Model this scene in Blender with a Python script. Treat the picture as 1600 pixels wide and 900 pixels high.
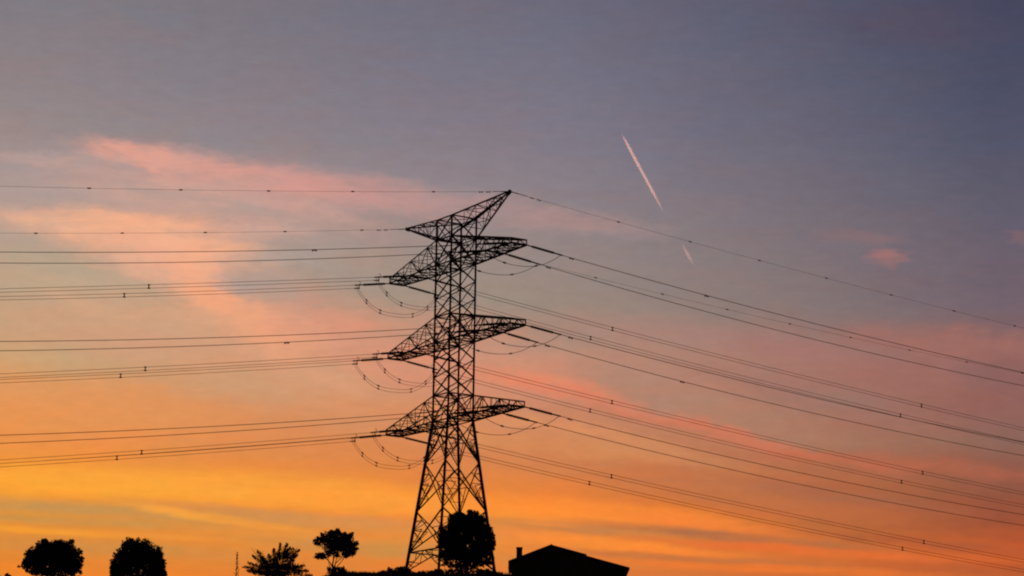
import bpy, bmesh, math, random
from mathutils import Vector, Matrix
R = math.radians
scene = bpy.context.scene
for o in list(bpy.data.objects):
    bpy.data.objects.remove(o, do_unlink=True)

# ------------------------------------------------------------------ camera
F, PITCH, ROLL = 4219.3, 0.2107, -0.01474       # focal length in pixels of a 1600 px frame
CAM = Vector((0.0, 0.0, 1.6))
fwd = Vector((0, math.cos(PITCH), math.sin(PITCH)))
up0 = Vector((0, -math.sin(PITCH), math.cos(PITCH)))
rt0 = Vector((1, 0, 0))
rgt = rt0 * math.cos(ROLL) - up0 * math.sin(ROLL)
upv = rt0 * math.sin(ROLL) + up0 * math.cos(ROLL)
cd = bpy.data.cameras.new("camera")
cd.sensor_width = 36.0
cd.lens = F / 1600 * 36
cd.clip_start = 0.5
cd.clip_end = 60000
cam = bpy.data.objects.new("camera", cd)
scene.collection.objects.link(cam)
m = Matrix((rgt, upv, -fwd)).transposed().to_4x4()
m.translation = CAM
cam.matrix_world = m
scene.camera = cam


def ray(px, py):
    """unit-depth direction of a photograph pixel"""
    return (fwd + rgt * ((px - 800) / F) + upv * ((450 - py) / F))


def at(px, py, Y):
    d = ray(px, py)
    return CAM + d * (Y / d.y)


def azel(px, py):
    d = ray(px, py).normalized()
    return math.degrees(math.atan2(d.x, d.y)), math.degrees(math.asin(d.z))


# ------------------------------------------------------------------ view
scene.view_settings.view_transform = 'Standard'
scene.view_settings.look = 'None'
scene.view_settings.exposure = 0.0
scene.view_settings.gamma = 1.0
scene.cycles.filter_width = 2.1

# ------------------------------------------------------------------ sun, already under the horizon
SUN_AZ, SUN_EL = -22.0, -2.5
sd = bpy.data.lights.new("sun", 'SUN')
sd.energy = 5.0
sd.angle = R(0.5)
sd.color = (1.0, 0.50, 0.38)
sun = bpy.data.objects.new("sun", sd)
scene.collection.objects.link(sun)
sv = Vector((math.sin(R(SUN_AZ)) * math.cos(R(SUN_EL)), math.cos(R(SUN_AZ)) * math.cos(R(SUN_EL)), math.sin(R(SUN_EL))))
sun.rotation_euler = sv.to_track_quat('Z', 'Y').to_euler()


# ------------------------------------------------------------------ sky
def lin(c):
    return tuple(((v / 255) / 12.92 if v / 255 <= 0.04045 else ((v / 255 + 0.055) / 1.055) ** 2.4) for v in c)


world = bpy.data.worlds.new("World")
scene.world = world
world.use_nodes = True
NT = world.node_tree
NT.nodes.clear()
N, LK = NT.nodes, NT.links


def node(t, **kw):
    n = N.new(t)
    for k, v in kw.items():
        setattr(n, k, v)
    return n


def setin(n, i, v):
    if hasattr(v, 'is_output'):
        LK.new(v, n.inputs[i])
    else:
        n.inputs[i].default_value = v


def mth(op, a, b=None, clamp=False):
    n = node('ShaderNodeMath', operation=op, use_clamp=clamp)
    setin(n, 0, a)
    if b is not None:
        setin(n, 1, b)
    return n.outputs[0]


def mixc(f, a, b):
    n = node('ShaderNodeMix', data_type='RGBA')
    setin(n, 0, f)
    setin(n, 6, a)
    setin(n, 7, b)
    return n.outputs[2]


def maprange(v, a, b, c=0.0, d=1.0, mode='SMOOTHSTEP'):
    n = node('ShaderNodeMapRange', interpolation_type=mode)
    setin(n, 0, v)
    for i, x in enumerate((a, b, c, d)):
        setin(n, 1 + i, x)
    return n.outputs[0]


tc = node('ShaderNodeTexCoord')
sep = node('ShaderNodeSeparateXYZ')
LK.new(tc.outputs['Generated'], sep.inputs[0])
AZ0 = mth('MULTIPLY', mth('ARCTAN2', sep.outputs[0], sep.outputs[1]), 180 / math.pi)
EL0 = mth('MULTIPLY', mth('ARCSINE', sep.outputs[2]), 180 / math.pi)
cmb = node('ShaderNodeCombineXYZ')
setin(cmb, 0, AZ0)
setin(cmb, 1, EL0)
POS = cmb.outputs[0]


def noise(scale_xy, detail=4.0, rough=0.55, off=0.0, dist=0.0):
    mp = node('ShaderNodeMapping')
    LK.new(POS, mp.inputs[0])
    mp.inputs['Location'].default_value = (off, off * 1.7, off * 0.3)
    mp.inputs['Scale'].default_value = (scale_xy[0], scale_xy[1], 1)
    t = node('ShaderNodeTexNoise')
    LK.new(mp.outputs[0], t.inputs['Vector'])
    t.inputs['Scale'].default_value = 1.0
    t.inputs['Detail'].default_value = detail
    t.inputs['Roughness'].default_value = rough
    t.inputs['Distortion'].default_value = dist
    return t


def vmath(op, a, b):
    n = node('ShaderNodeVectorMath', operation=op)
    setin(n, 0, a)
    setin(n, 1, b)
    return n.outputs[0]


# slow warp that ruffles the edges of every cloud
w1 = vmath('SUBTRACT', noise((0.55, 1.5), 5.0, 0.6, 3.1).outputs['Color'], (0.5, 0.5, 0.5))
w2 = vmath('SUBTRACT', noise((2.6, 6.5), 4.0, 0.6, 9.7).outputs['Color'], (0.5, 0.5, 0.5))
WPOS = vmath('ADD', POS, vmath('ADD', vmath('MULTIPLY', w1, (1.3, 0.45, 0)), vmath('MULTIPLY', w2, (0.9, 0.26, 0))))
LPOS = vmath('ADD', POS, vmath('ADD', vmath('MULTIPLY', w1, (1.6, 0.14, 0)), vmath('MULTIPLY', w2, (0.5, 0.05, 0))))
sepw = node('ShaderNodeSeparateXYZ')
LK.new(WPOS, sepw.inputs[0])
AZ, EL = sepw.outputs[0], sepw.outputs[1]

E0, E1 = 3.0, 22.0


def column(px, stops, lower, upper):
    cr = node('ShaderNodeValToRGB')
    fac = maprange(EL, E0, E1, 0, 1, 'LINEAR')
    LK.new(fac, cr.inputs[0])
    pts = [(0.0, lower)] + sorted(((azel(px, y)[1] - E0) / (E1 - E0), c) for y, c in stops) + [(1.0, upper)]
    el = cr.color_ramp.elements
    while len(el) < len(pts):
        el.new(0.5)
    for e, (p, c) in zip(el, pts):
        e.position = p
    for e, (p, c) in zip(el, pts):
        e.color = (*lin(c), 1)
    return cr.outputs[0]


COL_L = column(40, [(10, (131, 124, 130)), (120, (142, 131, 135)), (200, (152, 138, 138)), (260, (166, 149, 147)),
                    (330, (182, 158, 148)), (400, (184, 159, 138)), (430, (186, 162, 137)), (520, (199, 161, 125)),
                    (560, (204, 163, 119)), (620, (224, 151, 93)), (680, (236, 147, 76)), (720, (241, 149, 62)),
                    (760, (247, 157, 54)), (800, (227, 147, 60)), (850, (224, 140, 56)), (895, (236, 131, 46))],
               (205, 105, 40), (118, 112, 124))
COL_C = column(860, [(10, (109, 107, 124)), (100, (117, 114, 130)), (200, (127, 121, 135)), (300, (140, 129, 135)),
                     (400, (150, 135, 131)), (480, (156, 138, 126)), (560, (188, 140, 118)), (600, (198, 135, 108)),
                     (660, (203, 135, 99)), (720, (211, 130, 81)), (770, (230, 131, 62)), (800, (246, 133, 54)),
                     (830, (222, 135, 66)), (850, (238, 140, 60)), (895, (226, 128, 60))],
               (200, 100, 42), (92, 92, 114))
COL_R = column(1560, [(10, (72, 72, 95)), (100, (75, 78, 100)), (200, (82, 84, 105)), (300, (95, 92, 108)),
                      (380, (106, 96, 110)), (450, (112, 98, 109)), (500, (122, 99, 105)), (540, (141, 101, 99)),
                      (600, (143, 98, 94)), (660, (144, 101, 92)), (690, (141, 103, 90)), (720, (146, 93, 78)),
                      (770, (145, 86, 66)), (820, (158, 82, 56)), (860, (196, 91, 48)), (895, (186, 90, 50))],
               (160, 75, 40), (62, 64, 88))
aL, aC, aR = azel(40, 450)[0], azel(860, 450)[0], azel(1560, 450)[0]
col = mixc(maprange(AZ, aL, aC, 0, 1, 'LINEAR'), COL_L, COL_C)
col = mixc(maprange(AZ, aC, aR, 0, 1, 'LINEAR'), col, COL_R)

DEG = math.degrees(1 / F)
wisp = maprange(noise((0.75, 3.0), 6.0, 0.66, 21.0, 0.8).outputs[0], 0.32, 0.64, 0.45, 1.1, 'LINEAR')


wisp_low = maprange(noise((0.6, 5.5), 5.0, 0.6, 77.0, 0.5).outputs[0], 0.32, 0.62, 0.62, 1.05, 'LINEAR')


def cloud(px, py, rx, ry, rot, c, k, pw=1.0, wispy=True):
    """one soft patch of lit or shaded cloud, fixed in azimuth and elevation"""
    global col
    a, e = azel(px, py)
    mp = node('ShaderNodeMapping', vector_type='TEXTURE')
    LK.new(LPOS if py > 735 else WPOS, mp.inputs[0])
    mp.inputs['Location'].default_value = (a, e, 0)
    mp.inputs['Rotation'].default_value = (0, 0, -R(rot))
    k1, k2 = (1.5, 1.42) if py > 735 else (1.7, 1.75)
    mp.inputs['Scale'].default_value = (rx * k1 * DEG, ry * k2 * DEG, 1)
    g = node('ShaderNodeTexGradient', gradient_type='SPHERICAL')
    LK.new(mp.outputs[0], g.inputs[0])
    f = maprange(g.outputs[1], 0.0, 0.85 / pw, 0.0, k)
    if wispy:
        f = mth('MULTIPLY', f, wisp_low if py > 735 else wisp)
    col = mixc(f, col, (*lin(c), 1))


CLOUDS = [
    # soft background tones
    (90, 425, 150, 34, 0, (186, 166, 140), .6), (470, 400, 130, 50, 0, (172, 152, 142), .55),
    (480, 500, 130, 45, 15, (222, 153, 128), .65), (640, 560, 220, 60, 5, (223, 148, 118), .7), (330, 545, 200, 40, 8, (222, 158, 122), .6), (140, 515, 170, 30, 4, (208, 160, 128), .5), (620, 650, 200, 30, 4, (222, 148, 100), .6),
    (120, 630, 220, 38, 2, (233, 152, 86), .55), (430, 600, 150, 30, 0, (210, 162, 122), .5),
    (1100, 640, 190, 28, 12, (168, 132, 112), .6), (1260, 615, 170, 25, 12, (150, 121, 112), .5),
    (1000, 590, 120, 24, 10, (178, 140, 120), .5), (1150, 770, 240, 32, 8, (184, 112, 78), .5),
    (1430, 40, 120, 30, 5, (88, 79, 98), .6),
    # upper pink streak
    (60, 249, 160, 9, 0, (196, 162, 152), .6), (205, 243, 62, 15, 10, (226, 165, 147), .75), (330, 300, 160, 10, 6, (224, 168, 150), .6),
    (270, 262, 125, 18, 9, (236, 166, 143), .68), (400, 279, 200, 22, 8, (228, 162, 145), .62),
    (560, 298, 190, 22, 8, (214, 154, 145), .58), (720, 322, 190, 22, 6, (186, 146, 141), .6),
    (450, 318, 150, 16, 14, (204, 158, 146), .6), (870, 345, 140, 15, 6, (174, 141, 138), .65),
    (165, 276, 70, 9, 0, (168, 150, 152), .55), (270, 318, 230, 16, 4, (190, 160, 150), .6),
    (270, 318, 200, 26, 12, (212, 164, 146), .55),
    # lower peach cloud on the left
    (130, 346, 150, 15, 2, (228, 176, 146), .8), (200, 366, 150, 28, 4, (244, 178, 140), .9),
    (300, 385, 120, 30, 10, (246, 177, 140), .9), (390, 362, 90, 12, -6, (216, 168, 150), .65),
    (250, 405, 110, 34, 10, (236, 176, 146), .75), (285, 425, 85, 34, 20, (242, 174, 142), .9), (310, 412, 50, 22, 50, (246, 178, 142), .8), (325, 462, 64, 34, 40, (247, 172, 132), .95),
    (380, 500, 90, 24, 32, (244, 168, 126), .9), (440, 505, 80, 26, 20, (230, 162, 130), .65), (200, 480, 150, 30, 10, (218, 168, 132), .55),
    (405, 442, 66, 20, 6, (173, 156, 147), .8, 1.15), (420, 402, 80, 10, 0, (178, 158, 148), .7),
    (420, 545, 140, 26, 20, (226, 162, 124), .55),
    # salmon streak falling to the right
    (850, 600, 150, 11, 11, (236, 138, 104), .62), (1000, 642, 180, 9, 13, (226, 127, 96), .58),
    (1160, 686, 190, 9, 12, (212, 116, 86), .6), (1390, 725, 190, 11, 5, (194, 104, 76), .62),
    (900, 672, 140, 12, 11, (228, 150, 98), .6), (1000, 705, 170, 14, 8, (206, 140, 96), .6),
    (860, 700, 150, 12, 6, (220, 146, 86), .5), (1330, 775, 170, 14, 8, (156, 100, 78), .5),
    # faint warm patches on the right
    (1050, 520, 150, 22, 6, (172, 132, 122), .55), (1230, 545, 130, 18, 8, (166, 116, 110), .6),
    (1490, 535, 150, 22, 4, (168, 110, 98), .75), (1410, 590, 80, 28, 0, (164, 110, 100), .55),
    (1560, 640, 90, 26, 6, (150, 98, 90), .55),
    (1390, 401, 28, 10, 4, (180, 118, 112), .6), (1345, 372, 60, 10, 4, (138, 112, 115), .6),
    (1596, 370, 22, 10, 0, (150, 108, 110), .45),
    # glowing bands above the horizon
    (90, 752, 330, 25, 2, (252, 170, 58), .85), (420, 766, 300, 28, 3, (254, 166, 62), .85),
    (640, 786, 220, 24, 4, (252, 158, 62), .75), (900, 800, 240, 20, 4, (255, 146, 56), .95),
    (1090, 818, 190, 12, 6, (246, 132, 58), .85),
    (150, 797, 330, 13, 2, (203, 147, 80), 1.0), (430, 806, 210, 12, 4, (209, 143, 82), .95), (620, 815, 120, 7, 4, (228, 144, 80), .6),
    (560, 822, 160, 10, 5, (226, 146, 74), .6),
    (275, 803, 70, 7, 9, (248, 166, 66), 1.0), (380, 817, 120, 8, 7, (244, 154, 64), .95),
    (140, 816, 230, 7, 1, (206, 146, 76), .9), (60, 829, 150, 6, 2, (244, 158, 54), .9), (250, 838, 160, 5, 2, (236, 148, 62), .7),
    (570, 855, 200, 15, 3, (204, 142, 74), .95), (170, 856, 240, 14, 1, (207, 142, 72), .85), (420, 880, 160, 8, 2, (222, 138, 62), .6),
    (470, 838, 160, 7, 3, (238, 150, 66), .5),
    (920, 827, 180, 9, 4, (200, 130, 74), .9), (1150, 838, 240, 8, 5, (180, 110, 70), .9), (840, 818, 60, 4, 4, (240, 142, 66), .6), (800, 836, 90, 9, 3, (226, 142, 76), .7),
    (960, 851, 190, 11, 5, (254, 142, 56), .95), (1270, 861, 250, 9, 4, (232, 112, 54), .9),
    (1080, 873, 230, 7, 3, (196, 116, 66), .85), (860, 876, 120, 6, 3, (214, 136, 68), .6), (1450, 850, 170, 9, 5, (172, 90, 58), .7),
    (1220, 890, 260, 8, 2, (238, 122, 50), .85), (1530, 872, 120, 6, 3, (212, 102, 50), .7), (1520, 893, 120, 8, 3, (190, 96, 54), .6),
    (60, 893, 260, 10, 0, (240, 138, 46), .7),
]
for c in CLOUDS:
    cloud(*c)
# fine mottling of the cloud veil
mot = maprange(noise((2.2, 5.5), 6.0, 0.65, 40.0).outputs[0], 0.3, 0.7, 0.945, 1.03, 'LINEAR')
sc_ = node('ShaderNodeVectorMath', operation='SCALE')
LK.new(col, sc_.inputs[0])
LK.new(mot, sc_.inputs['Scale'])
vn = maprange(noise((0.5, 1.9), 5.0, 0.6, 63.0, 0.4).outputs[0], 0.32, 0.68, 0.0, 1.0, 'LINEAR')
tint = mixc(vn, (0.965, 1.012, 1.035, 1), (1.05, 0.985, 0.955, 1))
front = vmath('MULTIPLY', sc_.outputs[0], tint)
# the afterglow fades round the compass and towards the zenith
side = mth('ABSOLUTE', mth('ADD', AZ0, 2.0))
glow = mth('MULTIPLY', maprange(side, 16, 75, 1, 0), maprange(EL0, 22, 60, 1, 0.0))
sky = node('ShaderNodeTexSky', sky_type='NISHITA')
sky.sun_disc = False
sky.sun_elevation = R(SUN_EL)
sky.sun_rotation = R(SUN_AZ)
sky.altitude = 300
bg1 = node('ShaderNodeBackground')
LK.new(sky.outputs[0], bg1.inputs[0])
bg1.inputs[1].default_value = 0.12
bg2 = node('ShaderNodeBackground')
LK.new(front, bg2.inputs[0])
bg2.inputs[1].default_value = 1.0
mx = node('ShaderNodeMixShader')
LK.new(glow, mx.inputs[0])
LK.new(bg1.outputs[0], mx.inputs[1])
LK.new(bg2.outputs[0], mx.inputs[2])
wo = node('ShaderNodeOutputWorld')
LK.new(mx.outputs[0], wo.inputs[0])


# ------------------------------------------------------------------ materials
def material(name, c1, c2, scale, rough=0.8, metallic=0.0, bump=0.0, detail=6.0, spec=0.3):
    mt = bpy.data.materials.new(name)
    mt.use_nodes = True
    t = mt.node_tree
    b = t.nodes['Principled BSDF']
    tcn = t.nodes.new('ShaderNodeTexCoord')
    nz = t.nodes.new('ShaderNodeTexNoise')
    nz.inputs['Scale'].default_value = scale
    nz.inputs['Detail'].default_value = detail
    t.links.new(tcn.outputs['Object'], nz.inputs['Vector'])
    cr = t.nodes.new('ShaderNodeValToRGB')
    cr.color_ramp.elements[0].position = 0.32
    cr.color_ramp.elements[1].position = 0.68
    cr.color_ramp.elements[0].color = (*c1, 1)
    cr.color_ramp.elements[1].color = (*c2, 1)
    t.links.new(nz.outputs[0], cr.inputs[0])
    t.links.new(cr.outputs[0], b.inputs['Base Color'])
    b.inputs['Roughness'].default_value = rough
    b.inputs['Metallic'].default_value = metallic
    b.inputs['Specular IOR Level'].default_value = spec
    if bump:
        bp = t.nodes.new('ShaderNodeBump')
        bp.inputs['Strength'].default_value = bump
        t.links.new(nz.outputs[0], bp.inputs['Height'])
        t.links.new(bp.outputs[0], b.inputs['Normal'])
    return mt


M_STEEL = material('weathered_steel', (.24, .19, .17), (.36, .29, .26), 3.0, .75)
M_WIRE = material('aluminium_wire', (.30, .28, .27), (.42, .40, .39), 2.0, .7)
M_GLASS = material('brown_porcelain', (.045, .028, .022), (.075, .045, .035), 4.0, .45)
M_FIT = material('galvanised_fitting', (.24, .23, .22), (.34, .33, .32), 6.0, .7)
M_LEAF = material('dark_foliage', (.030, .042, .018), (.065, .085, .035), 1.3, .85, spec=.15)
M_LEAF2 = material('broad_foliage', (.035, .050, .020), (.075, .095, .040), 1.7, .8, spec=.15)
M_PINE = material('pine_needles', (.022, .034, .016), (.048, .065, .030), 1.6, .9, spec=.1)
M_BARK = material('bark', (.045, .034, .026), (.10, .078, .06), 9.0, .95, bump=.5, spec=.1)
M_GRASS = material('dry_hill_grass', (.040, .038, .018), (.085, .078, .036), .35, .95, bump=.4, spec=.05)
M_BLADE = material('grass_blades', (.045, .046, .020), (.09, .085, .040), .8, .9, spec=.05)
M_WALL = material('rendered_wall', (.16, .125, .10), (.24, .19, .15), 1.5, .9, bump=.2, spec=.1)
M_ROOF = material('clay_roof', (.11, .05, .035), (.19, .085, .055), 2.2, .85, bump=.3, spec=.1)
M_CONC = material('concrete', (.20, .19, .18), (.30, .29, .27), 3.0, .9, spec=.1)

# ------------------------------------------------------------------ object helpers
COLL = scene.collection


def tag(o, label=None, cat=None, group=None, kind=None):
    if label:
        o['label'] = label
    if cat:
        o['category'] = cat
    if group:
        o['group'] = group
    if kind:
        o['kind'] = kind
    return o


def empty(name, loc, label, cat, group=None):
    o = bpy.data.objects.new(name, None)
    o.empty_display_size = 0.5
    o.location = loc
    COLL.objects.link(o)
    return tag(o, label, cat, group)


class MB:
    """collects vertices and faces in world space; build() re-bases them on the object's own origin"""

    def __init__(s):
        s.v, s.f, s.smooth = [], [], False

    def angle(s, a, b, w, flip=1):
        """a rolled-steel angle bar from a to b"""
        a, b = Vector(a), Vector(b)
        d = (b - a).normalized()
        u = d.cross(Vector((0, 0, 1)))
        if u.length < 1e-3:
            u = Vector((1, 0, 0))
        u.normalize()
        v = d.cross(u)
        t = w * .2
        prof = [(0, 0), (w, 0), (w, t), (t, t), (t, w), (0, w)]
        i = len(s.v)
        for p in (a, b):
            for x, y in prof:
                s.v.append(p + u * ((x - w / 2) * flip) + v * (y - w / 2))
        for k in range(6):
            s.f.append((i + k, i + (k + 1) % 6, i + 6 + (k + 1) % 6, i + 6 + k))
        s.f.append(tuple(range(i + 5, i - 1, -1)))
        s.f.append(tuple(range(i + 6, i + 12)))

    def box(s, a, b, w, h=None):
        """a rectangular bar from a to b"""
        a, b = Vector(a), Vector(b)
        h = h or w
        d = (b - a).normalized()
        u = d.cross(Vector((0, 0, 1)))
        if u.length < 1e-3:
            u = Vector((1, 0, 0))
        u.normalize()
        v = u.cross(d)
        i = len(s.v)
        for p in (a, b):
            for x, y in ((-1, -1), (1, -1), (1, 1), (-1, 1)):
                s.v.append(p + u * (x * w / 2) + v * (y * h / 2))
        for q in ((0, 1, 5, 4), (1, 2, 6, 5), (2, 3, 7, 6), (3, 0, 4, 7), (3, 2, 1, 0), (4, 5, 6, 7)):
            s.f.append(tuple(i + k for k in q))

    def tube(s, pts, rad, n=6):
        """a round tube along pts; rad is a number or one radius per point"""
        pts = [Vector(p) for p in pts]
        i0 = len(s.v)
        for k, p in enumerate(pts):
            d = (pts[min(k + 1, len(pts) - 1)] - pts[max(k - 1, 0)]).normalized()
            u = d.cross(Vector((0.03, 0.02, 1)))
            if u.length < 1e-2:
                u = d.cross(Vector((1, 0, 0)))
            u.normalize()
            v = u.cross(d)
            r = rad[k] if isinstance(rad, (list, tuple)) else rad
            for j in range(n):
                an = 2 * math.pi * j / n
                s.v.append(p + u * (math.cos(an) * r) + v * (math.sin(an) * r))
        for k in range(len(pts) - 1):
            for j in range(n):
                a, b = i0 + k * n + j, i0 + k * n + (j + 1) % n
                s.f.append((a, b, b + n, a + n))
        s.f.append(tuple(range(i0 + n - 1, i0 - 1, -1)))
        e = i0 + (len(pts) - 1) * n
        s.f.append(tuple(range(e, e + n)))

    def quad(s, c, u, v):
        i = len(s.v)
        s.v += [c - u, c - v * .55 + u * .1, c + u, c + v * .55 + u * .1]
        s.f.append((i, i + 1, i + 2, i + 3))

    def build(s, name, mat, parent=None, loc=None, smooth=False):
        if loc is None:
            loc = Vector((0, 0, 0))
            if parent is None:
                xs = s.v
                lo = Vector([min(p[k] for p in xs) for k in range(3)])
                hi = Vector([max(p[k] for p in xs) for k in range(3)])
                loc = (lo + hi) / 2
                loc.z = lo.z
        base = parent.matrix_world.translation if False else (WORLD[parent] if parent else Vector((0, 0, 0)))
        org = Vector(loc) if parent is None else base
        me = bpy.data.meshes.new(name)
        me.from_pydata([tuple(p - org) for p in s.v], [], s.f)
        me.validate()
        if len(s.f) < 3000:
            bm = bmesh.new()
            bm.from_mesh(me)
            bmesh.ops.recalc_face_normals(bm, faces=bm.faces[:])
            bm.to_mesh(me)
            bm.free()
        me.materials.append(mat)
        if smooth:
            for p in me.polygons:
                p.use_smooth = True
        o = bpy.data.objects.new(name, me)
        COLL.objects.link(o)
        if parent:
            o.parent = parent
        else:
            o.location = org
        WORLD[o] = org
        return o


WORLD = {}


def thing(name, loc, label, cat, group=None):
    o = empty(name, loc, label, cat, group)
    WORLD[o] = Vector(loc)
    return o


# ------------------------------------------------------------------ ground
DT = 247.0                                     # distance of the pylon
XT = -5.292
ZG = at(690, 892.5, DT).z                        # height of the hilltop under the pylon


def smooth(t):
    t = max(0.0, min(1.0, t))
    return t * t * (3 - 2 * t)


def ground_z(x, y):
    top = ZG - 1.35
    top += 1.1 * smooth((x + 18.5) / 3) * (1 - smooth((x - 1.5) / 5))
    top -= 10 * smooth((abs(x + 6) - 75) / 220)
    if y < 246:
        z = top - 0.165 * (246 - y)
        if y < 205:
            z205 = top - 0.165 * 41
            z = z205 * smooth((y - 12) / 193 * .93) / smooth(.93)
        elif y > 240:
            z = top - 0.165 * 6 * (1 - smooth((y - 240) / 6 * .5 + .0) * 2)
        z = max(z, 0.0) if y < 205 else z
    else:
        z = top - 0.0009 * max(0, y - 252) ** 2 if y < 330 else top - 5.5 - 9 * smooth((y - 330) / 700)
    z += .10 * math.sin(x * .9 + y * .31) * math.sin(y * .7 - x * .23) + .06 * math.sin(2.3 * x + 1) * math.sin(1.9 * y)
    return z


def terrain():
    xs = [-14000, -9000, -5000, -2500, -1200, -700, -450, -300, -220, -170, -130, -100] + [-80 + 1.5 * i for i in range(94)] + \
         [66, 80, 100, 130, 170, 220, 300, 450, 700, 1200, 2500, 5000, 9000, 14000]
    ys = [-9000, -3000, -900, -300, -100, -40, -10, 5, 20, 40, 60, 85, 110, 140, 170, 190, 205, 215, 222, 228] + \
         [232 + .8 * i for i in range(34)] + [262, 270, 280, 295, 315, 330, 360, 420, 500, 650, 850, 1100, 2000, 4000, 8000, 14000]
    b = MB()
    for y in ys:
        for x in xs:
            b.v.append(Vector((x, y, ground_z(x, y))))
    n = len(xs)
    for j in range(len(ys) - 1):
        for i in range(n - 1):
            a = j * n + i
            b.f.append((a, a + 1, a + n + 1, a + n))
    o = b.build('ground', M_GRASS, loc=(0, 0, 0), smooth=True)
    tag(o, kind='structure')


terrain()

# ------------------------------------------------------------------ the pylon
AL = -1.0014
AX = Vector((math.cos(AL), math.sin(AL), 0))          # along the crossarms, towards the camera
PX = Vector((-AX.y, AX.x, 0))                         # along the line
TB = Vector((XT, DT, 0))
Z1, Z2, Z3, HB, HE = 57.363 + 1.6, 49.973 + 1.6, 42.520 + 1.6, 2.404, 0.46
ZTOP, ZPK, LPK = 59.324 + 1.6, 60.207 + 1.6, 9.085
SB, LA, WA = 2.697, 10.891, 0.81                      # body width, arm length, half width of the arm end
ZW = Z3 - HB                                          # waist
SBASE, ZF = 5.9, ZG


def T(a, p, z):
    return TB + AX * a + PX * p + Vector((0, 0, z))


def half(z):
    if z >= ZW:
        return SB / 2
    return SB / 2 + (SBASE - SB) / 2 * (ZW - z) / (ZW - ZF)


CORN = [(1, -1), (1, 1), (-1, 1), (-1, -1)]


def C(k, z):
    i, j = CORN[k % 4]
    h = half(z)
    return T(i * h, j * h, z)


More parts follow.
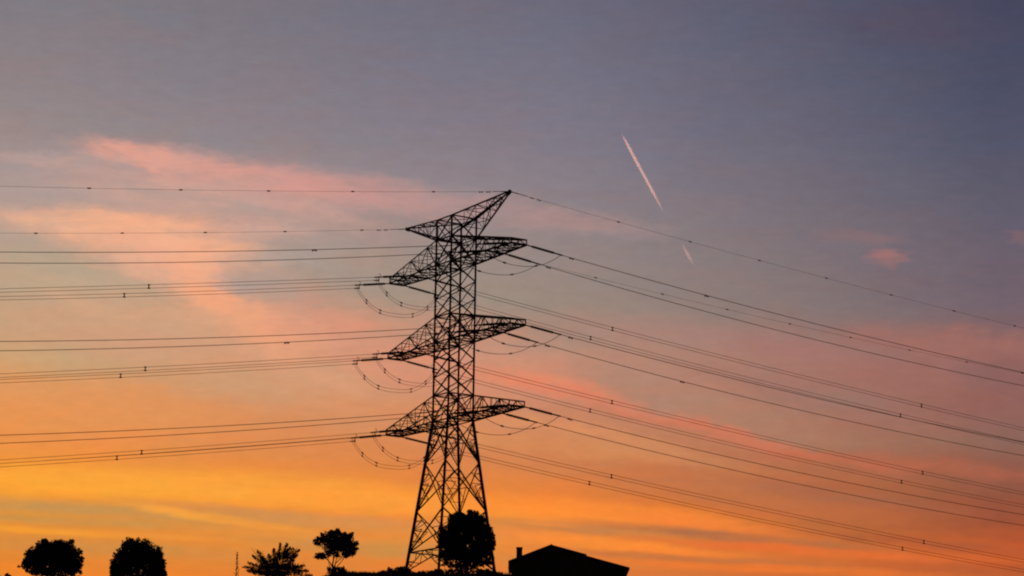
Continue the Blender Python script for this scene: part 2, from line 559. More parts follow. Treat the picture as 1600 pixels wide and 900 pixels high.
def build_pylon():
    root = thing('transmission_tower', T(0, 0, ZG), 'tall dark steel lattice pylon with three crossarm levels on the hilltop', 'pylon')
    for k in range(4):
        i, j = CORN[k]
        b = MB()
        b.angle(C(k, ZG - .6), C(k, ZW), .25)
        b.angle(C(k, ZW), C(k, ZTOP), .19)
        b.build('leg', M_STEEL, root)
        f = MB()
        f.box(C(k, ZG - 1.3), C(k, ZG - .32), .7)
        f.build('footing', M_CONC, root)
    # straight body: rings and X panels on four faces
    b = MB()
    zs = [ZW]
    for hi, lo in ((Z3, Z2), (Z2, Z1)):
        pass
    levels = [ZW, Z3, None, None, Z2 - HB, Z2, None, None, Z1 - HB, Z1, ZTOP]
    zz = [ZW, Z3]
    for top, bot in ((Z2 - HB, Z3), (Z1 - HB, Z2)):
        n = 3
        for q in range(1, n + 1):
            zz.append(bot + (top - bot) * q / n)
        zz.append(top + HB)
    zz.append(ZTOP)
    rings = {round(z, 3) for z in (ZW, Z3, Z2, Z2 - HB, Z1, Z1 - HB, ZTOP)}
    for q in range(len(zz) - 1):
        lo, hi = zz[q], zz[q + 1]
        for k in range(4):
            b.angle(C(k, lo), C(k + 1, hi), .10)
            b.angle(C(k + 1, lo), C(k, hi), .10, -1)
    b.build('body_bracing', M_STEEL, root)
    for z in sorted(rings):
        b = MB()
        for k in range(4):
            b.angle(C(k, z), C(k + 1, z), .11)
        b.angle(C(0, z), C(2, z), .07)
        b.angle(C(1, z), C(3, z), .07)
        b.build('ring_frame', M_STEEL, root)
    # flared foot
    b, s = MB(), MB()
    zn = [ZW - .15, 37.75, 33.6, 29.75]
    zn = [ZW - .1] + [ZG + (ZW - ZG) * u for u in (.715, .395, .125)]
    for q in range(3):
        hi, lo = zn[q], zn[q + 1]
        for k in range(4):
            a0, a1, b0, b1 = C(k, hi), C(k + 1, hi), C(k, lo), C(k + 1, lo)
            b.angle(a0, b1, .11)
            b.angle(a1, b0, .11, -1)
            wa, wb = (a1 - a0).length, (b1 - b0).length
            t = wa / (wa + wb)
            x = a0.lerp(b1, t)
            ml, mr = a0.lerp(b0, t), a1.lerp(b1, t)
            # redundant members from the leg to the diagonals
            for mm, d0, d1, tt, l1 in ((ml, a0, b0, t, b0), (mr, a1, b1, t, b1)):
                s = MB()
                qa, qb = d0.lerp(x, .5), l1.lerp(x, .5)
                s.angle(mm, qb, .06)
                s.angle(mm, qa, .06)
                s.angle(mm, mm.lerp(x, .62), .06)
                s.angle(d0.lerp(l1, t * .5), qa, .05)
                s.angle(d0.lerp(l1, t + (1 - t) * .5), qb, .05)
                s.angle(l1.lerp(d0, .06), mm.lerp(x, .62), .06)
                s.build('secondary_bracing', M_STEEL, root)
    lo = zn[3]
    for k in range(4):
        a0, a1 = C(k, lo), C(k + 1, lo)
        b.angle(a0, a1, .11)
        mid = (a0 + a1) / 2
        f0, f1 = C(k, ZG), C(k + 1, ZG)
        b.angle(mid, f0, .10)
        b.angle(mid, f1, .10)
        s = MB()
        for e0, f in ((a0, f0), (a1, f1)):
            s.angle(e0.lerp(f, .5), mid.lerp(f, .5), .06)
            s.angle(e0.lerp(mid, .5), mid.lerp(f, .5), .06)
            s.angle(e0.lerp(mid, .5), mid.lerp(f, .25), .06)
            s.angle(e0.lerp(f, .5), mid.lerp(f, .75), .06)
        s.angle(mid, (C(k + 1, lo) + C(k + 2, lo)) / 2, .07)
        s.build('secondary_bracing', M_STEEL, root)
    b.build('foot_bracing', M_STEEL, root)

    # crossarms
    def arm(sg, zt):
        zb = zt - HB
        c, l = MB(), MB()

        def P(u, j, top):
            a = sg * (SB / 2 + (LA - SB / 2) * u)
            p = j * (SB / 2 + (WA - SB / 2) * u)
            z = (zt + (zb + HE - zt) * u) if top else zb
            return T(a, p, z)
        for j in (-1, 1):
            c.angle(P(0, j, 1), P(1, j, 1), .13)
            c.angle(P(0, j, 0), P(1, j, 0), .15)
        c.angle(P(1, -1, 0), P(1, 1, 0), .16)
        c.angle(P(1, -1, 1), P(1, 1, 1), .11)
        for j in (-1, 1):
            c.angle(P(1, j, 0), P(1, j, 1), .11)
        us = [0, .19, .37, .54, .70, .85, 1.0]
        for q in range(6):
            u0, u1 = us[q], us[q + 1]
            for j in (-1, 1):
                # side faces: post and alternating diagonal
                if u1 < 1:
                    l.angle(P(u1, j, 0), P(u1, j, 1), .06)
                if q % 2 == 0:
                    l.angle(P(u0, j, 0), P(u1, j, 1), .078)
                else:
                    l.angle(P(u0, j, 1), P(u1, j, 0), .078)
                if q < 3:
                    mt, mb = P((u0 + u1) / 2, j, 1), P((u0 + u1) / 2, j, 0)
                    dm = (P(u0, j, 0) + P(u1, j, 1)) / 2 if q % 2 == 0 else (P(u0, j, 1) + P(u1, j, 0)) / 2
                    l.angle(dm, mt if q % 2 == 0 else mb, .045)
            # bottom: X, top: zigzag
            l.angle(P(u0, -1, 0), P(u1, 1, 0), .072)
            l.angle(P(u0, 1, 0), P(u1, -1, 0), .072, -1)
            if q % 2:
                l.angle(P(u0, -1, 1), P(u1, 1, 1), .055)
            else:
                l.angle(P(u0, 1, 1), P(u1, -1, 1), .055)
            if u1 < 1:
                l.angle(P(u1, -1, 0), P(u1, 1, 0), .07)
                l.angle(P(u1, -1, 1), P(u1, 1, 1), .055)
        # heavier crosspiece that carries the inner phase
        ui = (.62 * LA - SB / 2) / (LA - SB / 2)
        c.angle(P(ui, -1, 0), P(ui, 1, 0), .15)
        o = c.build('cross_arm', M_STEEL, root)
        l.build('arm_lacing', M_STEEL, o)
    for zt in (Z1, Z2, Z3):
        for sg in (1, -1):
            arm(sg, zt)
    # peaks that carry the earth wires
    for sg in (1, -1):
        c, l = MB(), MB()

        def P(u, j, top):
            a = sg * (SB / 2 + (LPK - SB / 2) * u)
            p = j * (SB / 2) * (1 - u) + j * .06 * u
            z = (ZTOP + (ZPK - ZTOP) * u) if top else (Z1 + (ZPK - .12 - Z1) * u)
            return T(a, p, z)
        for j in (-1, 1):
            c.angle(P(0, j, 1), P(1, j, 1), .12)
            c.angle(P(0, j, 0), P(1, j, 0), .12)
        c.box(P(.97, 0, 0), P(1, 0, 1) + AX * (sg * .22), .26, .3)
        us = [0, .22, .43, .62, .80]
        for q in range(4):
            u0, u1 = us[q], us[q + 1]
            for j in (-1, 1):
                l.angle(P(u1, j, 0), P(u1, j, 1), .055)
                if q % 2:
                    l.angle(P(u0, j, 0), P(u1, j, 1), .06)
                else:
                    l.angle(P(u0, j, 1), P(u1, j, 0), .06)
            for tp in (0, 1):
                l.angle(P(u1, -1, tp), P(u1, 1, tp), .055)
                l.angle(P(u0, -1 if q % 2 else 1, tp), P(u1, 1 if q % 2 else -1, tp), .055)
        o = c.build('earth_wire_peak', M_STEEL, root)
        l.build('peak_lacing', M_STEEL, o)
    return root


build_pylon()

# ------------------------------------------------------------------ insulators, conductors, jumpers
DIR = {'R': Vector((math.cos(R(33.4)), math.sin(R(33.4)), 0)), 'L': Vector((math.cos(R(214.6)), math.sin(R(214.6)), 0))}
ZL = {1: Z1 - HB, 2: Z2 - HB, 3: Z3 - HB}
# slope and curvature of every span: (way, arm, level, at the tip)
SAG = {('R', 1, 1, 1): (.1087, .000486), ('R', 1, 1, 0): (.1235, .000672), ('R', -1, 1, 0): (.1019, .000216),
       ('R', -1, 1, 1): (.1143, .000307), ('R', 1, 2, 1): (.1078, .000510), ('R', 1, 2, 0): (.1253, .000697),
       ('R', -1, 2, 0): (.1047, .000280), ('R', -1, 2, 1): (.1178, .000383), ('R', 1, 3, 1): (.1171, .000668),
       ('R', 1, 3, 0): (.1220, .000682), ('R', -1, 3, 0): (.1043, .000270), ('R', -1, 3, 1): (.1138, .000356),
       ('L', 1, 1, 1): (.1841, .000498), ('L', 1, 1, 0): (.1958, .000670), ('L', -1, 1, 0): (.1700, .000150),
       ('L', -1, 1, 1): (.1776, .000340), ('L', 1, 2, 1): (.1856, .000590), ('L', 1, 2, 0): (.1902, .000615),
       ('L', -1, 2, 0): (.1763, .000244), ('L', -1, 2, 1): (.1771, .000302), ('L', 1, 3, 1): (.1860, .000579),
       ('L', 1, 3, 0): (.1902, .000569), ('L', -1, 3, 0): (.1792, .000293), ('L', -1, 3, 1): (.1773, .000310)}
SL = 3.7
TEND = 150
LEV = {1: 'top', 2: 'middle', 3: 'bottom'}
ARM = {1: 'right-hand', -1: 'left-hand'}
WAY = {'R': 'right', 'L': 'left'}
POSN = {1: 'at the tip of', 0: 'halfway along'}


def attach(way, i, lv, tf):
    jj = 1 if way == 'R' else -1
    r = 1.0 if tf else .62
    w = WA if tf else WA * r + SB / 2 * (1 - r)
    return T(i * LA * r, jj * w, ZL[lv])


def span_pt(st, way, t, s):
    return st + DIR[way] * t + Vector((0, 0, -s[0] * t + s[1] * t * t))


def along(st, way, s, t0, t1, n, dz=0.0):
    return [span_pt(st, way, t0 + (t1 - t0) * (q / n), s) + Vector((0, 0, dz)) for q in range(n + 1)]


TWIN = .31


def string(way, i, lv, tf):
    s = SAG[(way, i, lv, tf)]
    st = attach(way, i, lv, tf)
    root = thing('insulator_string', st, f'brown disc insulator string {POSN[tf]} the {LEV[lv]} {ARM[i]} crossarm, pulling {WAY[way]}',
                 'insulator', 'insulator strings on the pylon')
    en = span_pt(st, way, SL, s)
    u = (en - st).normalized()
    b = MB()
    b.box(st, st + u * .62, .06, .10)
    b.build('link', M_FIT, root)
    b = MB()
    pts, rad = [], []
    t = .6
    for k in range(15):
        for dt, r in ((0, .05), (.02, .128), (.06, .115), (.09, .05)):
            pts.append(st + u * (t + dt))
            rad.append(r)
        t += .165
    b.tube(pts, rad, 10)
    b.build('disc_stack', M_GLASS, root)
    b = MB()
    b.box(st + u * (t - .06), en + u * .25, .09, .11)
    b.build('tension_clamp', M_FIT, root)
    if i == -1:
        b = MB()
        b.box(en - u * .25 + Vector((0, 0, .10)), en - u * .25 - Vector((0, 0, TWIN + .10)), .07, .16)
        b.build('yoke_plate', M_FIT, root)
        b = MB()
        b.box(en - u * .3 - Vector((0, 0, TWIN)), en + u * .3 - Vector((0, 0, TWIN)), .09, .1)
        b.build('tension_clamp', M_FIT, root)
        b = MB()
        hp = en - u * .45
        b.tube([hp, hp + Vector((0, 0, .22)), hp + u * .22 + Vector((0, 0, .36))], .025)
        b.build('arcing_horn', M_FIT, root)


SPACERS = {('R', 1): (22.2, 63.7, 105), ('R', 0): (21.8, 62.9, 104), ('L', 1): (28.3, 70), ('L', 0): (27.6, 69)}


def conductor(way, i, lv, tf):
    s = SAG[(way, i, lv, tf)]
    st = attach(way, i, lv, tf)
    where = 'outer end' if tf else 'middle'
    if i == 1:
        o = MB()
        o.tube(along(st, way, s, SL, TEND, 60), .029)
        w = o.build('conductor', M_WIRE, loc=span_pt(st, way, SL, s))
        tag(w, f'single power line running {WAY[way]} from the {where} of the {LEV[lv]} right-hand crossarm', 'power line', 'single conductors of the right-hand arms')
        for t in (SL + 1.25,) + ((20.5,) if (lv + tf) == 2 else ()):
            p0, p1 = span_pt(st, way, t - .24, s), span_pt(st, way, t + .24, s)
            dz = Vector((0, 0, -.09))
            b = MB()
            b.tube([p0 + dz, p0.lerp(p1, .3) + dz, p0.lerp(p1, .35) + dz, p0.lerp(p1, .65) + dz, p0.lerp(p1, .7) + dz, p1 + dz], [.055, .055, .02, .02, .055, .055], 8)
            b.box(p0.lerp(p1, .5) + dz * 1.2, p0.lerp(p1, .5) + Vector((0, 0, .05)), .06, .06)
            b.build('vibration_damper', M_FIT, w)
    else:
        root = thing('twin_conductor', span_pt(st, way, SL, s),
                     f'twin power line running {WAY[way]} from the {where} of the {LEV[lv]} left-hand crossarm', 'power line',
                     'twin conductors of the left-hand arms')
        for dz in (0, -TWIN):
            o = MB()
            o.tube(along(st, way, s, SL, TEND, 60, dz), .0205)
            o.build('wire', M_WIRE, root)
        for t in SPACERS[(way, tf)]:
            p = span_pt(st, way, t, s)
            b = MB()
            b.box(p + Vector((0, 0, .05)), p - Vector((0, 0, TWIN + .06)), .09, .06)
            b.box(p - DIR[way] * .12, p + DIR[way] * .12, .09, .09)
            b.box(p - DIR[way] * .12 - Vector((0, 0, TWIN)), p + DIR[way] * .12 - Vector((0, 0, TWIN)), .10, .10)
            b.build('spacer', M_FIT, root)


def jumper(i, lv, tf):
    a = span_pt(attach('L', i, lv, tf), 'L', SL + .1, SAG[('L', i, lv, tf)])
    c = span_pt(attach('R', i, lv, tf), 'R', SL + .1, SAG[('R', i, lv, tf)])
    drop, ex = (2.35, 2.8) if i == -1 else (1.5, 2.3)

    def J(u, dz=0):
        p = a.lerp(c, u)
        return p + Vector((0, 0, dz - drop * (1 - abs(2 * u - 1) ** ex)))
    root = thing('jumper_loop', a, f'{"twin" if i == -1 else "single"} jumper cable drooping under the {LEV[lv]} {ARM[i]} crossarm, {"outer" if tf else "inner"} loop',
                 'jumper cable', 'jumper loops under the crossarms')
    for dz in ((0, -TWIN) if i == -1 else (0,)):
        b = MB()
        b.tube([J(u / 28, dz) for u in range(29)], .017 if i == -1 else .025)
        b.build('cable', M_WIRE, root)
    for u in ((.13, .3, .7, .88) if i == -1 else (.33, .7)):
        p = J(u)
        d = (J(u + .02) - J(u - .02)).normalized()
        b = MB()
        if i == -1:
            b.box(p + Vector((0, 0, .06)), p - Vector((0, 0, TWIN + .06)), .05)
            b.box(p - d * .13, p + d * .13, .09)
            b.box(p - d * .1 - Vector((0, 0, TWIN)), p + d * .1 - Vector((0, 0, TWIN)), .09)
        else:
            b.box(p - d * .15, p + d * .15, .12)
        b.build('spacer' if i == -1 else 'weight', M_FIT, root)


for lv in (1, 2, 3):
    for i in (1, -1):
        for tf in (1, 0):
            for way in ('R', 'L'):
                string(way, i, lv, tf)
                conductor(way, i, lv, tf)
            jumper(i, lv, tf)

EARTH = {('R', 1): (.0936, .000258, 12.2), ('R', -1): (.0906, .000352, 5.6), ('L', 1): (.1610, .000288, 8.3), ('L', -1): (.1686, .000306, 5.1)}
for (way, i), (a_, c_, t0) in EARTH.items():
    st = T(i * (LPK + .15), 0, ZPK - .03)
    s = (a_, c_)
    b = MB()
    b.tube(along(st, way, s, 0.0, TEND, 60), .0115)
    w = b.build('earth_wire', M_WIRE, loc=st)
    tag(w, f'thin earth wire with small markers running {WAY[way]} from the {ARM[i]} peak of the pylon', 'earth wire', 'earth wires from the pylon peaks')
    t = t0
    while t < TEND - 2:
        b = MB()
        p = [span_pt(st, way, t + d, s) for d in (-.21, -.15, -.05, .05, .15, .21)]
        b.tube(p, [.015, .045, .062, .062, .045, .015], 8)
        b.build('marker', M_FIT, w)
        t += 8.42
    b = MB()
    b.tube([span_pt(st, way, d, s) for d in (.1, .9, 1.0, 1.9)], [.045, .045, .03, .03], 6)
    b.build('tension_clamp', M_FIT, w)
    for t in (2.4, 3.2):
        b = MB()
        b.tube([span_pt(st, way, t + d, s) + Vector((0, 0, -.05)) for d in (-.2, -.07, -.06, .06, .07, .2)], [.05, .05, .02, .02, .05, .05], 6)
        b.build('vibration_damper', M_FIT, w)


# ------------------------------------------------------------------ trees and shrubs
def crown_mesh(b, rng, blobs, Y, leaf, dens, shell=.55, droop=0.0):
    """leaf-sized faces in small lumps through the volume of a set of ellipsoids given at distance Y"""
    mpp = Y / F

    def leaves(cc, spread, n):
        for q in range(n):
            g = Vector((rng.gauss(0, 1), rng.gauss(0, 1), rng.gauss(0, 1)))
            if g.length > 1.7:
                g *= 1.7 / g.length
            o = cc + g * spread * .55
            u = Vector((rng.gauss(0, 1), rng.gauss(0, 1), rng.gauss(0, 1) - droop)).normalized()
            w = u.cross(Vector((rng.gauss(0, 1), rng.gauss(0, 1), rng.gauss(0, 1)))).normalized()
            L = leaf * (.6 + .7 * rng.random())
            b.quad(o, u * L * .5, w * L * .5)

    for bl in blobs:
        px, py, rx, ry = bl[:4]
        dy = bl[4] if len(bl) > 4 else 0.0
        dn = bl[5] if len(bl) > 5 else 1.0
        c = at(px, py, Y + dy)
        a, h = max(rx * mpp - .10, .08), max(ry * mpp - .10, .08)
        dep = max(a, h) * .9
        n = int(dens * dn * (a * h + a * dep + h * dep) / 7) + 2
        for k in range(n):
            v = Vector((rng.gauss(0, 1), rng.gauss(0, 1), rng.gauss(0, 1))).normalized()
            r = shell + (1 - shell) * rng.random() if rng.random() < .75 else rng.random() ** .33
            lump = (.16 + .16 * rng.random()) * (1.0 if min(a, h) > .5 else .6)
            cc = c + Vector((v.x * a * r, v.y * dep * r, v.z * h * r))
            leaves(cc, lump, 46 if lump > .2 else 28)
            if rng.random() < .14 and v.z > -.3:
                rr = 1.0 + .25 * rng.random() * min(1.0, .5 / h)
                leaves(c + Vector((v.x * a * rr, v.y * dep * rr, v.z * h * rr)), .13, 16)


def sprig(b, rng, p0, p1, r, n, leaf):
    """a shoot clothed in small leaves that point towards its tip"""
    d = (p1 - p0)
    for k in range(n):
        t = .25 + .8 * rng.random() ** .8
        g = Vector((rng.gauss(0, 1), rng.gauss(0, 1), rng.gauss(0, 1))) * r * (1.15 - .85 * min(t, 1))
        u = (d.normalized() + Vector((rng.gauss(0, 1), rng.gauss(0, 1), rng.gauss(0, 1))) * .55).normalized()
        w = u.cross(Vector((rng.gauss(0, 1), rng.gauss(0, 1), rng.gauss(0, 1)))).normalized()
        L = leaf * (.6 + .7 * rng.random())
        b.quad(p0 + d * t + g, u * L * .5, w * L * .42)


def limb(b, rng, p0, p1, r0, r1, bend=.12, n=7):
    p0, p1 = Vector(p0), Vector(p1)
    L = (p1 - p0).length
    off = Vector((rng.uniform(-1, 1), rng.uniform(-1, 1), rng.uniform(-.4, .4))) * L * bend
    pts = [p0.lerp(p1, k / n) + off * math.sin(math.pi * k / n) + Vector((rng.uniform(-1, 1), rng.uniform(-1, 1), 0)) * L * .012 for k in range(n + 1)]
    b.tube(pts, [r0 + (r1 - r0) * k / n for k in range(n + 1)], 7)


def tree(name, label, cat, Y, base_px, blobs, stems, leaf, dens, seed, mat=M_LEAF, shell=.55, group=None, shoots=()):
    rng = random.Random(seed)
    bp = at(base_px, 900, Y)
    bz = ground_z(bp.x, Y)
    root = thing(name, (bp.x, Y, bz), label, cat, group)
    t = MB()
    basep = Vector((bp.x, Y, bz - .15))
    for k, (jx, jy, r0, kids) in enumerate(stems):
        fork = at(jx, jy, Y + rng.uniform(-.2, .2))
        limb(t, rng, basep + Vector((rng.uniform(-.12, .12) * k, rng.uniform(-.1, .1), 0)), fork, r0, r0 * .7, .05)
        for (ex, ey) in kids:
            e = at(ex, ey, Y + rng.uniform(-.9, .9))
            limb(t, rng, fork - Vector((0, 0, .05)), e, r0 * .55, .018, .12)
            for q in range(3):
                s0 = fork.lerp(e, .45 + .18 * q)
                limb(t, rng, s0, s0 + (e - fork) * .35 + Vector((rng.uniform(-.5, .5), rng.uniform(-.5, .5), rng.uniform(-.1, .5))), .03, .01, .1, 4)
    t.build('trunk', M_BARK, root, smooth=True)
    c = MB()
    if blobs:
        crown_mesh(c, rng, blobs, Y, leaf, dens, shell)
    for (x0, y0, x1, y1, r) in shoots:
        sprig(c, rng, at(x0, y0, Y + rng.uniform(-.6, .6)), at(x1, y1, Y + rng.uniform(-.8, .8)), r, int(150 + 700 * r), leaf)
    c.build('crown', mat, root)
    return root


TG = 'trees on the hilltop'
tree('umbrella_pine', 'dark domed tree with a flat underside at the far left of the hilltop', 'tree', 240, 84,
     [(82, 868, 40, 21), (58, 872, 22, 16), (108, 872, 22, 20), (72, 856, 18, 13), (96, 855, 20, 13), (44, 881, 12, 9), (120, 884, 11, 11),
      (68, 846, 6, 5), (110, 847, 7, 6), (47, 862, 5, 7), (124, 862, 6, 7), (82, 887, 47, 9), (40, 878, 8, 7), (126, 878, 6, 9), (58, 893, 22, 6, 0, .9), (110, 894, 20, 6, 0, .9), (84, 898, 40, 4, 0, .35)],
     [(83, 895, .2, [(52, 876), (70, 862), (98, 862), (117, 878), (84, 856)]), (70, 897, .09, [(50, 884), (62, 880)]), (102, 897, .09, [(120, 884), (110, 880)])],
     .165, 225, 11, M_PINE, .45, TG)
tree('rounded_tree', 'dense egg shaped black tree second from the left', 'tree', 238, 216,
     [(216, 892, 41, 34), (208, 864, 24, 22), (228, 866, 22, 20), (190, 880, 19, 24), (245, 882, 15, 24), (207, 848, 14, 10), (227, 849, 9, 9),
      (247, 864, 9, 11), (253, 884, 7, 12), (180, 890, 9, 14), (176, 902, 6, 16), (256, 902, 5, 16), (216, 918, 42, 22), (198, 852, 8, 8), (188, 866, 8, 8)],
     [(216, 905, .26, [(195, 880), (216, 860), (236, 880), (205, 868)])], .165, 225, 12, M_LEAF, .45, TG)
tree('round_tree', 'large round bushy tree standing in front of the pylon foot', 'tree', 236, 729,
     [(729, 842, 38, 40), (702, 842, 18, 22), (757, 845, 17, 28), (716, 815, 20, 15), (742, 815, 16, 13), (728, 808, 16, 10), (718, 803, 8, 5), (736, 801, 8, 5), (760, 830, 10, 14),
      (692, 836, 10, 9), (689, 855, 7, 10), (771, 848, 4, 14), (764, 868, 10, 12), (697, 868, 13, 11), (729, 868, 30, 12), (709, 806, 7, 6), (744, 803, 7, 6),
      (690, 824, 5, 7), (752, 816, 10, 9), (704, 882, 14, 6, 0, .7), (750, 880, 18, 7, 0, .8), (729, 884, 26, 7, 0, .6), (712, 893, 20, 5, 0, .6), (752, 893, 18, 5, 0, .6)],
     [(728, 880, .2, [(705, 850), (722, 825), (745, 830), (758, 855)]), (716, 880, .09, [(698, 860), (706, 846)]), (742, 880, .09, [(760, 862), (750, 850)]),
      (733, 878, .08, [(740, 850)])], .165, 270, 13, M_LEAF, .5, TG)
tree('lopsided_tree', 'small umbrella crowned tree with thin bare stems left of the pylon', 'tree', 241, 521,
     [(526, 848, 27, 15), (512, 842, 14, 9), (540, 851, 18, 16), (522, 834, 15, 7), (551, 857, 9, 8), (502, 869, 13, 6), (516, 864, 12, 6), (493, 846, 6, 5, 0, .6),
      (537, 838, 9, 6), (548, 836, 6, 6), (544, 866, 11, 6), (528, 829, 6, 4), (500, 842, 8, 6)],
     [(519, 884, .10, [(505, 866), (514, 846), (526, 850)]), (524, 880, .07, [(530, 850), (540, 858)]), (514, 882, .05, [(512, 862)]), (531, 880, .05, [(538, 864), (546, 852)])],
     .155, 280, 14, M_LEAF2, .45, TG,
     [(510, 845, 495.96, 842.9, 0.21), (508, 850, 493.18, 850, 0.15), (510, 840, 502.2, 834.4, 0.18), (520, 840, 515.32, 831.6, 0.20), (526, 838, 528.34, 828.2, 0.18), (535, 840, 539.68, 833, 0.18), (540, 846, 550.14, 836.2, 0.20),
      (545, 850, 558.26, 849.3, 0.21), (545, 856, 559.04, 857.4, 0.18), (545, 860, 553.58, 865.6, 0.20), (535, 862, 540.46, 870.4, 0.18), (512, 864, 493.28, 871, 0.21), (510, 868, 498.3, 866.6, 0.18), (522, 862, 528.24, 869, 0.18)])
SHOOTS = [(424, 892, 403, 862, 0.22), (422, 890, 396, 869, 0.18), (420, 893, 382, 886, 0.20), (418, 896, 388, 892, 0.22), (420, 890, 390, 880, 0.16),
          (428, 888, 420, 868, 0.22), (430, 884, 428, 859, 0.20), (432, 880, 438, 851, 0.18), (436, 880, 448, 851, 0.18), (438, 876, 458, 858, 0.22),
          (440, 878, 467, 860, 0.19), (446, 876, 464, 868, 0.19), (442, 888, 474, 884, 0.22), (446, 892, 480, 892, 0.20), (444, 897, 486, 899, 0.18),
          (430, 880, 446, 862, 0.24), (428, 884, 436, 866, 0.27), (426, 890, 412, 876, 0.24), (436, 888, 458, 876, 0.27), (430, 896, 408, 888, 0.30),
          (434, 894, 462, 886, 0.30), (432, 892, 428, 874, 0.32), (432, 898, 452, 884, 0.35), (428, 900, 408, 882, 0.35), (440, 900, 470, 892, 0.32),
          (424, 902, 396, 892, 0.32), (432, 902, 432, 880, 0.38), (438, 884, 450, 866, 0.27), (424, 884, 408, 870, 0.16), (440, 872, 453, 856, 0.12)]
tree('spreading_shrub', 'open leafy shrub with raised branch tips between the thin stalk and the lopsided tree', 'shrub', 239, 432,
     [(430, 896, 30, 6), (434, 886, 20, 7)],
     [(432, 900, .10, [(404, 868), (390, 887), (420, 876)]), (438, 896, .09, [(448, 858), (437, 858), (464, 864)]), (446, 899, .07, [(468, 886), (455, 876)])],
     .16, 260, 15, M_LEAF2, .4, TG, SHOOTS)


def sapling(px, top, label, name, seed, w):
    rng = random.Random(seed)
    Y = 240
    bp = at(px, 905, Y)
    root = thing(name, (bp.x, Y, ground_z(bp.x, Y)), label, 'plant')
    b = MB()
    tp = at(px, top, Y)
    limb(b, rng, (bp.x, Y, ground_z(bp.x, Y) - .1), tp, .035, .012, .02)
    b.build('stem', M_BARK, root)
    c = MB()
    for k in range(9):
        y0 = top + 6 + k * 4.6
        for q in (-1, 1):
            sprig(c, rng, at(px, y0 + 3, Y), at(px + q * w * (.35 + .11 * k) * rng.uniform(.5, 1.15), y0 - 3, Y + rng.uniform(-.2, .2)), .035, 20, .11)
    sprig(c, rng, at(px, top + 9, Y), at(px + .4, top - 1, Y), .05, 40, .11)
    sprig(c, rng, at(px, top + 36, Y), at(px - 5, top + 31, Y), .04, 22, .11)
    c.build('leaves', M_LEAF2, root)


sapling(370.5, 864, 'thin upright leafy stalk left of the spreading shrub', 'slender_plant', 21, 2.6)


def bush(px, py, rx, ry, Y, label, seed, leaf=.14, blobs=None, dens=220):
    rng = random.Random(seed)
    c = at(px, py + ry, Y)
    z = ground_z(c.x, Y)
    root = thing('bush', (c.x, Y, z), label, 'bush', 'low bushes on the hilltop')
    bl = blobs or [(px, py, rx, ry), (px - rx * .5, py + ry * .2, rx * .5, ry * .7), (px + rx * .5, py + ry * .25, rx * .5, ry * .6)]
    s = MB()
    for k in range(5):
        limb(s, rng, (c.x + rng.uniform(-.2, .2), Y, z - .1), at(px + rng.uniform(-.7, .7) * rx, py + rng.uniform(-.4, .3) * ry, Y + rng.uniform(-.3, .3)), .03, .01)
    s.build('stems', M_BARK, root)
    m_ = MB()
    crown_mesh(m_, rng, bl, Y, leaf, dens, .4)
    m_.build('foliage', M_LEAF, root)


bush(526, 891, 17, 9, 240.5, 'small bush at the foot of the lopsided tree', 31)
bush(622, 891, 22, 6, 241.5, 'low mounded bush just left of the pylon foot', 32,
     blobs=[(622, 892, 22, 6), (608, 889, 5, 4), (625, 888, 12, 4), (640, 893, 10, 5), (600, 895, 10, 4)])
bush(670, 896, 24, 5, 241.0, 'low bush between the two left legs of the pylon', 33)
bush(763, 895, 22, 5, 240.0, 'low bush right of the round tree by the pylon foot', 34)
bush(12, 899, 6, 7, 240.0, 'small bush top at the left edge of the photo', 35)
bush(580, 899, 26, 4, 242.0, 'flat low bush between the lopsided tree and the pylon', 36)


def tufts():
    rng = random.Random(5)
    b = MB()
    for k in range(9000):
        x = rng.uniform(-22, 6)
        y = rng.uniform(238, 250)
        z = ground_z(x, y) - .03
        h = rng.uniform(.06, .24) * (1.35 if rng.random() < .08 else 1)
        a = rng.uniform(0, math.pi)
        d = Vector((math.cos(a), math.sin(a), 0)) * rng.uniform(.015, .04)
        l = Vector((rng.uniform(-.12, .12), rng.uniform(-.12, .12), h))
        i = len(b.v)
        p = Vector((x, y, z))
        b.v += [p - d, p + d, p + l]
        b.f.append((i, i + 1, i + 2))
    o = b.build('hilltop_grass', M_BLADE)
    tag(o, 'rough dry grass covering the hilltop under the pylon', 'grass', kind='stuff')


tufts()


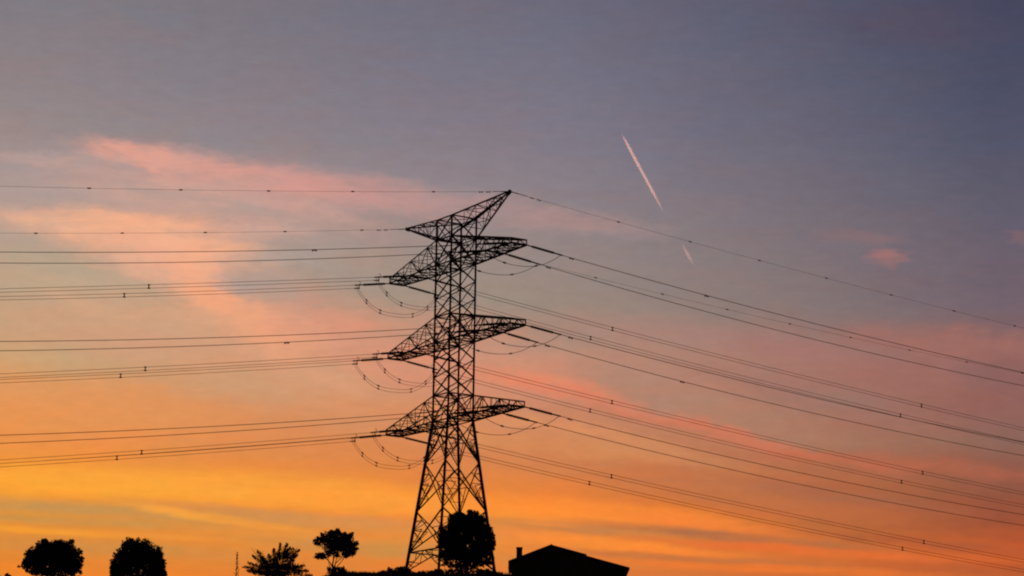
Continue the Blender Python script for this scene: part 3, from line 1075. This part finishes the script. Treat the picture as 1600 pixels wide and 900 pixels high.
# ------------------------------------------------------------------ the house
def house():
    Y0, DEP = 231.0, 9.0
    xl, xr, xp = at(799, 876, Y0).x, at(980, 886, Y0).x, at(862, 851, Y0).x
    zl, zr, zp = at(797, 876.5, Y0).z, at(983, 886.5, Y0).z, at(862, 851, Y0).z
    zb = ground_z((xl + xr) / 2, Y0) - .8
    root = thing('farmhouse', ((xl + xr) / 2, Y0 + DEP / 2, ground_z((xl + xr) / 2, Y0)), 'low dark gabled house with a square chimney right of the pylon', 'house')
    th = .16
    b = MB()
    prof = [(xl, zb), (xr, zb), (xr, zr - th - .02), (xp, zp - th - .02), (xl, zl - th - .02)]
    n = len(prof)
    for y in (Y0 + .25, Y0 + DEP - .25):
        b.v += [Vector((x, y, z)) for x, z in prof]
    b.f += [tuple(range(n)), tuple(range(2 * n - 1, n - 1, -1))]
    b.f += [(k, k + n, (k + 1) % n + n, (k + 1) % n) for k in range(n)]
    b.build('wall', M_WALL, root)

    def slab(pts, t, y0, y1):
        r = MB()
        k = len(pts)
        for y in (y0, y1):
            r.v += [Vector((x, y, z)) for x, z in pts] + [Vector((x, y, z - t)) for x, z in reversed(pts)]
        m2 = 2 * k
        r.f += [tuple(range(m2)), tuple(range(2 * m2 - 1, m2 - 1, -1))]
        r.f += [(q, q + m2, (q + 1) % m2 + m2, (q + 1) % m2) for q in range(m2)]
        # tile courses as ridges up the slope, with rounded tile ends along the verge
        return r

    def lerp(a, c, t):
        return a + (c - a) * t
    ex = at(796.5, 876, Y0).x
    left = slab([(ex - .08, zl - .02), (xp, zp)], th, Y0, Y0 + DEP).build('roof', M_ROOF, root)
    er = at(983.5, 886, Y0).x
    tq = .45
    xm, zm = lerp(xp, er, tq), lerp(zp, zr, tq) + .06
    slab([(xp + .004, zp), (xm, zm)], th, Y0 + .003, Y0 + DEP - .003).build('roof', M_ROOF, root)
    slab([(xm - .25, zm - .06), (er + .02, zr)], th, Y0 + .006, Y0 + DEP - .006).build('roof', M_ROOF, root)
    # tiles: rows of barrel tiles across each slope
    rng = random.Random(3)
    for parent, (xa, za), (xb, zb_) in ((left, (ex - .1, zl - .01), (xp, zp + .01)),):
        r = MB()
        y = Y0 + .12
        while y < Y0 + DEP - .1:
            r.tube([(xa + rng.uniform(-.03, .03), y, za), (xb, y, zb_)], .055, 6)
            y += .24
        r.build('barrel_tiles', M_ROOF, parent)
    rc = MB()
    rc.tube([(xp, Y0 - .03, zp - .01), (xp, Y0 + DEP + .03, zp - .01)], .07, 8)
    rc.build('ridge_tiles', M_ROOF, left)
    # chimney
    cx0, cx1 = at(807, 860, Y0).x, at(816.3, 860, Y0).x
    ct = at(811, 852, Y0).z
    cb = zl - .1
    cxm = (cx0 + cx1) / 2
    w = cx1 - cx0
    ch = MB()
    ch.box((cxm, Y0 + 1.6, cb), (cxm, Y0 + 1.6, ct - .1), w, .6)
    c_ = ch.build('chimney', M_WALL, root)
    cp = MB()
    cp.box((cxm, Y0 + 1.6, ct - .098), (cxm, Y0 + 1.6, ct), w + .05, .66)
    cp.build('chimney_cap', M_CONC, c_)


house()


# ------------------------------------------------------------------ contrail, high over the hill and still in sunlight
def trail_mat(dens):
    mt = bpy.data.materials.new('ice_vapour')
    mt.use_nodes = True
    t = mt.node_tree
    t.nodes.clear()
    out = t.nodes.new('ShaderNodeOutputMaterial')
    v = t.nodes.new('ShaderNodeVolumePrincipled')
    v.inputs['Color'].default_value = (.95, .93, .92, 1)
    v.inputs['Density'].default_value = dens
    v.inputs['Anisotropy'].default_value = .62
    t.links.new(v.outputs[0], out.inputs['Volume'])
    return mt


def contrail(pa, pb, rad_at, dens, label, seed):
    rng = random.Random(seed)
    a, c = at(*pa, 4000), at(*pb, 4260)
    n = 40
    b = MB()
    pts = [a.lerp(c, k / n) + Vector((rng.uniform(-1, 1), 0, rng.uniform(-1, 1))) * .15 for k in range(n + 1)]
    rad = [max(.25, .62 * rad_at(k / n)) * (1 + .15 * rng.uniform(-1, 1)) for k in range(n + 1)]
    b.tube(pts, rad, 10)
    o = b.build('contrail', trail_mat(dens), loc=a)
    tag(o, label, 'contrail', 'pieces of the contrail')
    for p in o.data.polygons:
        p.use_smooth = True


contrail((972, 210), (1039, 335), lambda u: 3.9 * min(1, u * 5 + .35) * (1 if u < .72 else 1 - (u - .72) / .29), .062,
         'long bright pink contrail high to the right of the pylon', 1)
contrail((1063, 377), (1086, 418), lambda u: 4.2 * min(1, u * 2.5 + .1) * min(1, (1 - u) * 2.5), .006,
         'short faint contrail below the long bright one', 2)
